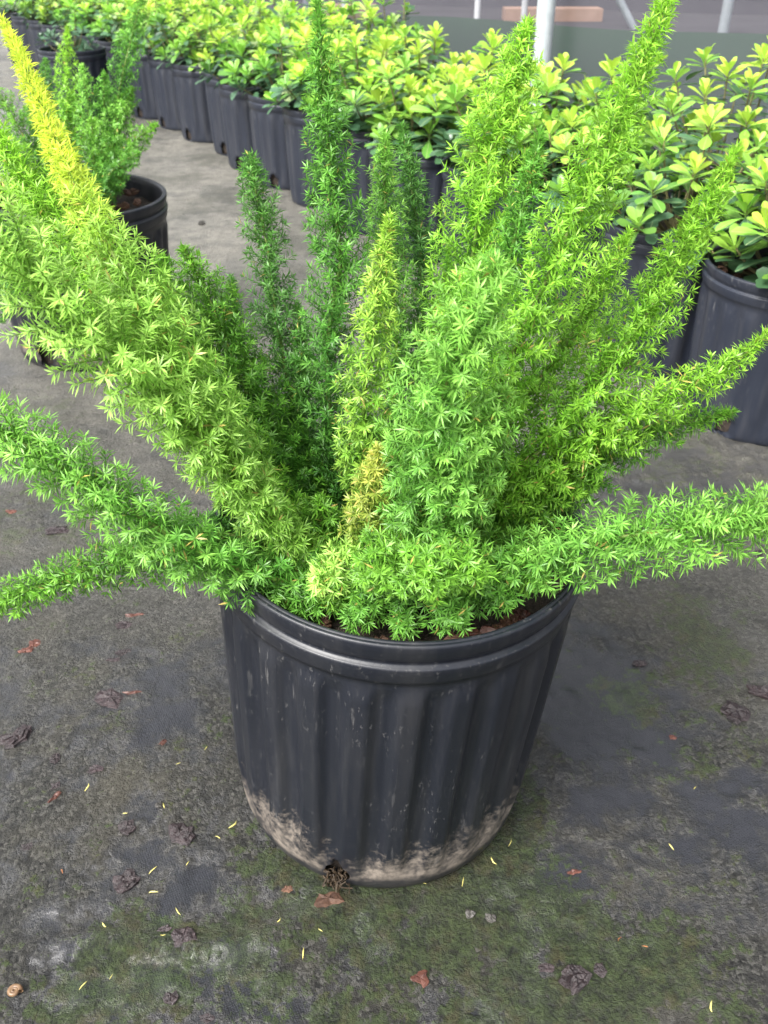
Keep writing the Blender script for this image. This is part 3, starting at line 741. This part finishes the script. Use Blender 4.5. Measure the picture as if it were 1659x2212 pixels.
link('rail', mesh_np('rail', V, Fq, M['galv']), fence)
# galvanised pole in front of the fence
pp = at_z(1172, 150, .25)
V, Fq = tube([(0, 0, -.3), (0, 0, 1.0), (0, 0, 2.6)], .030, 20)
po = link('steel_pole', mesh_np('steel_pole', V, Fq, M['galv']), loc=(.53, 3.32, 0))
V, Fq = tube([(0, 0, .0), (0, 0, .04)], .042, 20); link('collar', mesh_np('collar', V, Fq, M['galv']), po)
tag(po, 'thick pale galvanised steel pole rising behind the shrubs, before the screen fence', 'pole')
# lawn strip beyond the fence, yard beyond that
b1, b2 = at_z(700, 32), at_z(1659, 85)
ld = norm(b2 - b1)[:2]; ln = np.array([ld[1], -ld[0]]);
if ln[1] > 0: ln = -ln                                                       # towards the camera
V = []; nL = 120
f0 = row_pt(14, 1.25)[:2]; f1 = row_pt(-6, 1.25)[:2]
for i in range(nL + 1):
    t = i / nL
    p0 = f0 * (1 - t) + f1 * t
    p1 = b1[:2] + (b2 - b1)[:2] * (-3 + 7 * t)
    for s in np.linspace(0, 1, 12):
        p = p0 * (1 - s) + p1 * s; V.append((p[0], p[1], .02 + .012 * math.sin(p[0] * 3) * s))
Fq = [(i * 12 + j, (i + 1) * 12 + j, (i + 1) * 12 + j + 1, i * 12 + j + 1) for i in range(nL) for j in range(11)]
tag(link('lawn', mesh_np('lawn', V, Fq, M['grass'])), kind='structure')
V = []
for k, off in enumerate((.0, -60.0)):
    for t in np.linspace(-6, 8, 30):
        p = b1[:2] + (b2 - b1)[:2] * t + ln * off; V.append((p[0], p[1], .008))
Fq = [(i, i + 1, 30 + i + 1, 30 + i) for i in range(29)]
tag(link('yard', mesh_np('yard', V, Fq, M['asphalt'])), kind='structure')
def slab(name, px0, px1, py, h, dep, mat, label, cat_, group=None, back=.3):
    a = at_z(px0, py)[:2]; b = at_z(px1, py)[:2]; u = norm(b - a); nv = np.array([-u[1], u[0]])
    if nv[1] < 0: nv = -nv
    c0 = (a + b) / 2
    L = np.linalg.norm(b - a); V, Fq = box(-L / 2, L / 2, 0, dep, 0, h)
    o = link(name, mesh_np(name, V, Fq, mat, False), loc=(c0[0], c0[1], .01), rot=(0, 0, math.atan2(u[1], u[0])))
    return tag(o, label, cat_, group)
slab('timber_beam', 700, 812, 46, .09, .2, M['tan'], 'tan timber beam lying beyond the lawn, the shorter of two', 'beam')
slab('timber_beam', 1090, 1300, 50, .08, .2, M['tan'], 'long tan timber beam lying beyond the lawn beside the white posts', 'beam')
for x, y in ((1030, 50), (1130, 58), (745, 48)):
    p = at_z(x, y); V, Fq = tube([(0, 0, 0), (0, 0, .6), (0, 0, 1.2)], .022, 8)
    tag(link('white_post', mesh_np('white_post', V, Fq, M['white_post']), loc=(p[0], p[1], .005)), 'slim white post standing beyond the lawn behind the screen fence', 'post', 'white posts beyond the lawn')
# diagonal brace and wire post seen through the screen
p = at_z(1370, 65); q2 = row_pt(0, 0)
V, Fq = tube([(0, 0, 0), (-.45, 0, .62), (-.9, 0, 1.25)], .025, 8)
tag(link('brace_pole', mesh_np('brace_pole', V, Fq, M['galv']), loc=(p[0], p[1], .005)), 'grey steel brace leaning at a slant beyond the screen fence', 'brace')
p = at_z(1560, 78); V, Fq = tube([(0, 0, 0), (0, 0, .8), (0, 0, 1.6)], .035, 8)
tag(link('wire_post', mesh_np('wire_post', V, Fq, M['galv']), loc=(p[0], p[1], .005)), 'upright grey steel post at the lawn edge, right of the slanted brace', 'post')
# dark shed beyond
a = at_z(650, 8)[:2]; b = at_z(1800, 40)[:2]
u = norm(b - a); nv = np.array([-u[1], u[0]]); nv = nv if nv[1] > 0 else -nv
shed = empty('storage_shed', ((a + b)[0] / 2, (a + b)[1] / 2, 0)); shed.rotation_euler = (0, 0, math.atan2(u[1], u[0]))
tag(shed, 'long dark clad shed standing across the yard behind the screen fence', 'shed')
L = np.linalg.norm(b - a) * 1.6
V, Fq = box(-L / 2, L / 2, .03, 3, 0, 2.6); link('wall', mesh_np('wall', V, Fq, M['dark_wall'], False), shed)
V, Fq = box(-L / 2 - .2, L / 2 + .2, -.2, 3.2, 2.6, 2.75); link('roof', mesh_np('roof', V, Fq, M['galv'], False), shed)
for i in range(14):
    x = -L / 2 + (i + .5) * L / 14; V, Fq = box(x - L / 30, x + L / 30, 0, .028, .15, 2.5); link('panel', mesh_np('panel', V, Fq, M['dark_wall'], False), shed)

# ------------------------------------------------------------------ litter on the ground and in the pots
def on_ground(x, y, lift=0.0):
    p = at_z(x, y); p = at_z(x, y, gz(p[0], p[1])); return (p[0], p[1], gz(p[0], p[1]) + lift)
CH = [  # x, y, length px, width px, yaw deg, mat
    (35, 1590, 80, 40, 35, 'bark_wet', 'reddish-black bark slab lying flat on the wet cloth, the longest of the bark pieces'),
    (238, 1512, 72, 40, -30, 'bark_wet', None), (122, 1145, 60, 22, 8, 'bark_wet', None), (275, 1352, 52, 20, 5, 'bark_wet', None), (390, 1805, 60, 40, -30, 'bark_wet', None),
    (275, 1906, 54, 44, -50, 'bark_wet', None), (398, 2026, 52, 38, 0, 'bark_wet', None), (1238, 2112, 74, 48, 40, 'bark_wet', 'lumpy purplish-black bark chunk with a red end, on the algae-stained cloth'),
    (275, 1788, 36, 30, 0, 'bark_wet', None), (120, 1640, 26, 22, 20, 'bark_wet', None), (205, 1662, 32, 18, 10, 'bark_wet', None), (272, 1412, 44, 16, 12, 'bark_wet', None), (250, 1426, 40, 12, 0, 'bark_wet', None),
    (1590, 1540, 60, 50, 20, 'bark_wet', None), (1640, 1495, 44, 40, 60, 'bark_wet', None), (60, 1830, 30, 16, 0, 'bark_wet', None), (350, 2010, 44, 12, 20, 'bark_wet', None), (1380, 1265 + 170, 30, 16, 0, 'bark_wet', None),
    (370, 2155, 34, 24, 10, 'bark_wet', None), (710, 1945, 60, 34, 15, 'bark', 'brown bark flake lying at the drainage hole of the large pot'), (1640, 1195, 44, 16, 10, 'bark_wet', None), (75, 1390, 24, 20, 0, 'bark_red', None),
    (57, 1408, 30, 20, 30, 'bark_red', 'red-brown curled dead leaf scrap on the wet cloth'), (908, 2113, 40, 30, 10, 'bark_red', 'rust-red leaf scrap on the algae below the large pot'), (1452, 1592, 20, 14, 0, 'bark_red', None),
    (352, 1602, 20, 9, 50, 'bark_red', None), (290, 1494, 50, 8, 4, 'bark_red', None), (120, 1720, 34, 9, 60, 'bark_red', None), (1178, 2090, 40, 18, 0, 'bark_wet', None), (1295, 2095, 28, 24, 0, 'bark_wet', None),
    (1240, 1885, 30, 9, 10, 'bark_red', None), (290, 1350 - 20, 40, 9, 10, 'bark_red', None), (620, 1840 + 80, 30, 14, 5, 'bark', None), (445, 2200, 40, 16, 0, 'bark_wet', None), (120, 1700, 22, 16, 0, 'bark_wet', None), (95, 1240, 24, 10, 0, 'bark_wet', None), (445, 885, 16, 8, 0, 'bark_wet', None),
    (300, 1265, 30, 9, 0, 'bark_wet', None), (25, 1105, 24, 12, 0, 'bark_red', None), (560, 1300 + 50, 0, 0, 0, None, None)]
for k, (x, y, lp, wp, yaw, mt, lab) in enumerate(CH):
    if not mt: continue
    g = on_ground(x, y); dp = g[1] * c_ + (CAMH - g[2]) * s_
    L_ = lp * dp / FP * 1.02; W_ = max(wp * dp / FP * 1.35, .004)
    th = min(.006, W_ * .22) if mt != 'bark_red' else .0022
    nm = 'leaf_scrap' if mt == 'bark_red' else 'bark_chip'
    o = link(nm, chip_mesh(nm, 900 + k, L_, W_, th, M[mt]), loc=(g[0], g[1], g[2] - .0008), rot=(rad(((k * 37) % 9) - 4), rad(((k * 53) % 9) - 4), rad(yaw)))
    if mt == 'bark_red': tag(o, lab or 'small reddish scrap of dead leaf lying on the wet cloth', 'leaf scrap', 'reddish leaf scraps on the ground')
    else: tag(o, lab or ('broad dark wet bark chip lying on the muddy ground cloth' if lp >= 50 else 'mid-sized dark wet bark chip on the muddy ground cloth' if lp >= 32 else 'small dark wet crumb of bark on the muddy ground cloth'), 'bark chip', 'bark chips scattered on the ground')
# fallen needles
FN = [(445, 1615), (385, 1590 + 60), (350, 1740), (185, 1690 + 10), (270, 1757), (560, 1700), (470, 1810), (500, 1780), (405, 1865), (330, 1880), (230, 2000), (130, 1880), (240, 2110), (180, 2130), (350, 2000 + 20), (1068, 1858), (1450, 1830), (1395, 2045), (1540, 2175), (1100, 1820), (655, 2060), (385, 1968), (600, 1990), (1340, 2030), (1000, 1905), (910, 1905), (690, 2010), (330, 1930), (1500, 1705)]
P0 = np.array([[0, 0, 0.]]); D0 = np.array([[0, 1., 0]]); U0 = np.array([[0, 0, 1.]])
nm_y, nm_r = [], []
for k in range(4):
    V, Fq = tube(np.array([(0, -.5, 0), (.05 * k, -.2, .03), (.09 * k, .15, .04), (.05 * k, .5, 0)]), [.012, .07, .07, .01], 5)
    nm_y.append(mesh_np('fallen_needle', V, Fq, M['straw'])); nm_r.append(mesh_np('fallen_needle', V, Fq, M['rust_needle']))
for k, (x, y) in enumerate(FN):
    g = on_ground(x, y); s = RNG.uniform(.0045, .0100); red = k % 6 == 5
    o = link('fallen_needle', (nm_r if red else nm_y)[k % 4], loc=(g[0], g[1], g[2] + .0001), rot=(0, 0, RNG.uniform(0, 6.28)), scale=(s * RNG.uniform(.6, 1.2), s, s * .8))
    tag(o, 'tiny rust-brown fallen needle on the wet ground' if red else 'tiny pale yellow fallen fern needle on the wet ground', 'needle', 'rust-brown fallen needles' if red else 'pale fallen fern needles')
# snail shell, pebbles
g = on_ground(33, 2146); t = np.linspace(0, 4.2 * np.pi, 44); r_ = .0042 * (1 - t / t[-1] * .9)
V, Fq = tube(np.stack([r_ * np.cos(t), r_ * np.sin(t) * .9, .003 + .0012 * t / t[-1]], 1), .0023 * (1 - .75 * t / t[-1]), 8)
tag(link('snail_shell', mesh_np('snail_shell', V, Fq, M['shell']), loc=g), 'small coiled tan snail shell on the wet ground', 'shell')
for k, (x, y, s) in enumerate([(345, 1740, 9), (420, 1340, 6), (262, 1800, 7), (1060, 1985, 12), (1015, 1975, 11), (435, 485, 8)]):
    g = on_ground(x, y); dp = g[1] * c_ + (CAMH - g[2]) * s_; r_ = s * dp / FP
    tag(link('pebble', chip_mesh('pebble', 700 + k, r_ * 2, r_ * 1.7, r_ * .9, M['pebble']), loc=g), 'small pale grit pebble on the ground', 'pebble', 'pale pebbles on the ground')
# root clump poking from the drainage hole
hp = at_z(737, 1880, .016); hv = np.array([math.cos(hole_a), math.sin(hole_a)])
hp2 = POT + hv * .124
rc = empty('root_clump', (hp2[0], hp2[1], gz(*(POT + hv * .135)) + .004)); tag(rc, 'dark tangle of roots poking out of the drainage hole of the large pot', 'roots'); rc.scale = (.75, .75, .75)
parts = []
rg = np.random.default_rng(3)
for k in range(60):
    p0 = np.array([rg.normal(0, .005), rg.normal(0, .004), rg.uniform(0, .018)]); d = norm(rg.normal(0, 1, 3) + np.array([hv[0], hv[1], -.2]))
    pts = [p0, p0 + d * .004 + rg.normal(0, .0025, 3), p0 + d * .006 + rg.normal(0, .003, 3) + np.array([0, 0, -.003])]
    pts = np.array(pts); pts[:, 2] = np.maximum(pts[:, 2], -.004)
    parts.append(tube(catmull(pts, 7)[0], rg.uniform(.0005, .0013), 5))
V, Fq = cat(parts); ro = link('roots', mesh_np('roots', V, Fq, M['root']), rc); ro['kind'] = 'stuff'
# bark in the main pot and the second fern's pot
tm = pot.matrix_basis if False else Matrix.Translation(pot.location) @ tilt.to_matrix().to_4x4()
for k, (x, y, l, w_, m_) in enumerate([(1060, 1368, 84, 44, 'bark_red'), (985, 1378, 74, 46, 'bark'), (1130, 1330, 44, 30, 'bark'), (925, 1385, 50, 34, 'bark'), (1170, 1318, 46, 30, 'bark_red'), (820, 1372, 46, 30, 'bark'), (700, 1335, 44, 28, 'bark'), (1100, 1345, 36, 30, 'bark')]):
    p = at_z(x, y, .262); dp = .6
    c0 = np.array([tm.translation.x + TX * .26, tm.translation.y + TY * .26]); v = p[:2] - c0; r_ = np.linalg.norm(v)
    if r_ > .108: v = v / r_ * .108
    o = link('bark_chip', chip_mesh('bark_chip', 300 + k, l * dp / FP, w_ * dp / FP * 1.3, .007, M[m_]), loc=(c0[0] + v[0], c0[1] + v[1], .254 - TX * v[0] - TY * v[1]), rot=(rad(-14 + 5 * (k % 3)), rad(6 * (k % 4) - 9), rad(k * 41)))
    tag(o, 'rust-brown bark flake on the soil inside the large pot' if m_ == 'bark_red' else 'dark brown bark chip on the soil inside the large pot', 'bark chip', 'rust flakes inside the large pot' if m_ == 'bark_red' else 'brown bark inside the large pot')
for k in range(34):
    a_ = RNG.uniform(0, 6.28); r_ = .128 * math.sqrt(RNG.uniform(.1, 1)); l = RNG.uniform(.018, .036)
    o = link('bark_chip', chip_mesh('bark_chip', 400 + k, l, l * .6, .007, M['bark']), loc=(P2[0] + .008 + r_ * .9 * math.cos(a_), P2[1] + r_ * .9 * math.sin(a_), .241 + RNG.uniform(0, .006) - math.cos(a_) * r_ * .04), rot=(RNG.uniform(-.35, .35), RNG.uniform(-.35, .35), RNG.uniform(0, 6.28)))
    tag(o, 'loose brown bark chip inside the pot of the smaller fern', 'bark chip', 'bark chips in the smaller fern pot')
for k in range(26):
    a_ = RNG.uniform(0, 6.28); r_ = .105 * math.sqrt(RNG.uniform(.1, 1)); l = RNG.uniform(.014, .03)
    o = link('bark_chip', chip_mesh('bark_chip', 450 + k, l, l * .6, .006, M['bark']), loc=(A0[0] - .0 + r_ * math.cos(a_), A0[1] + r_ * math.sin(a_), .217 + RNG.uniform(0, .004)), rot=(RNG.uniform(-.3, .3), RNG.uniform(-.3, .3), RNG.uniform(0, 6.28)))
    tag(o, 'brown bark chip inside the pot at the open end of the row', 'bark chip', 'bark chips in the end pot of the row')
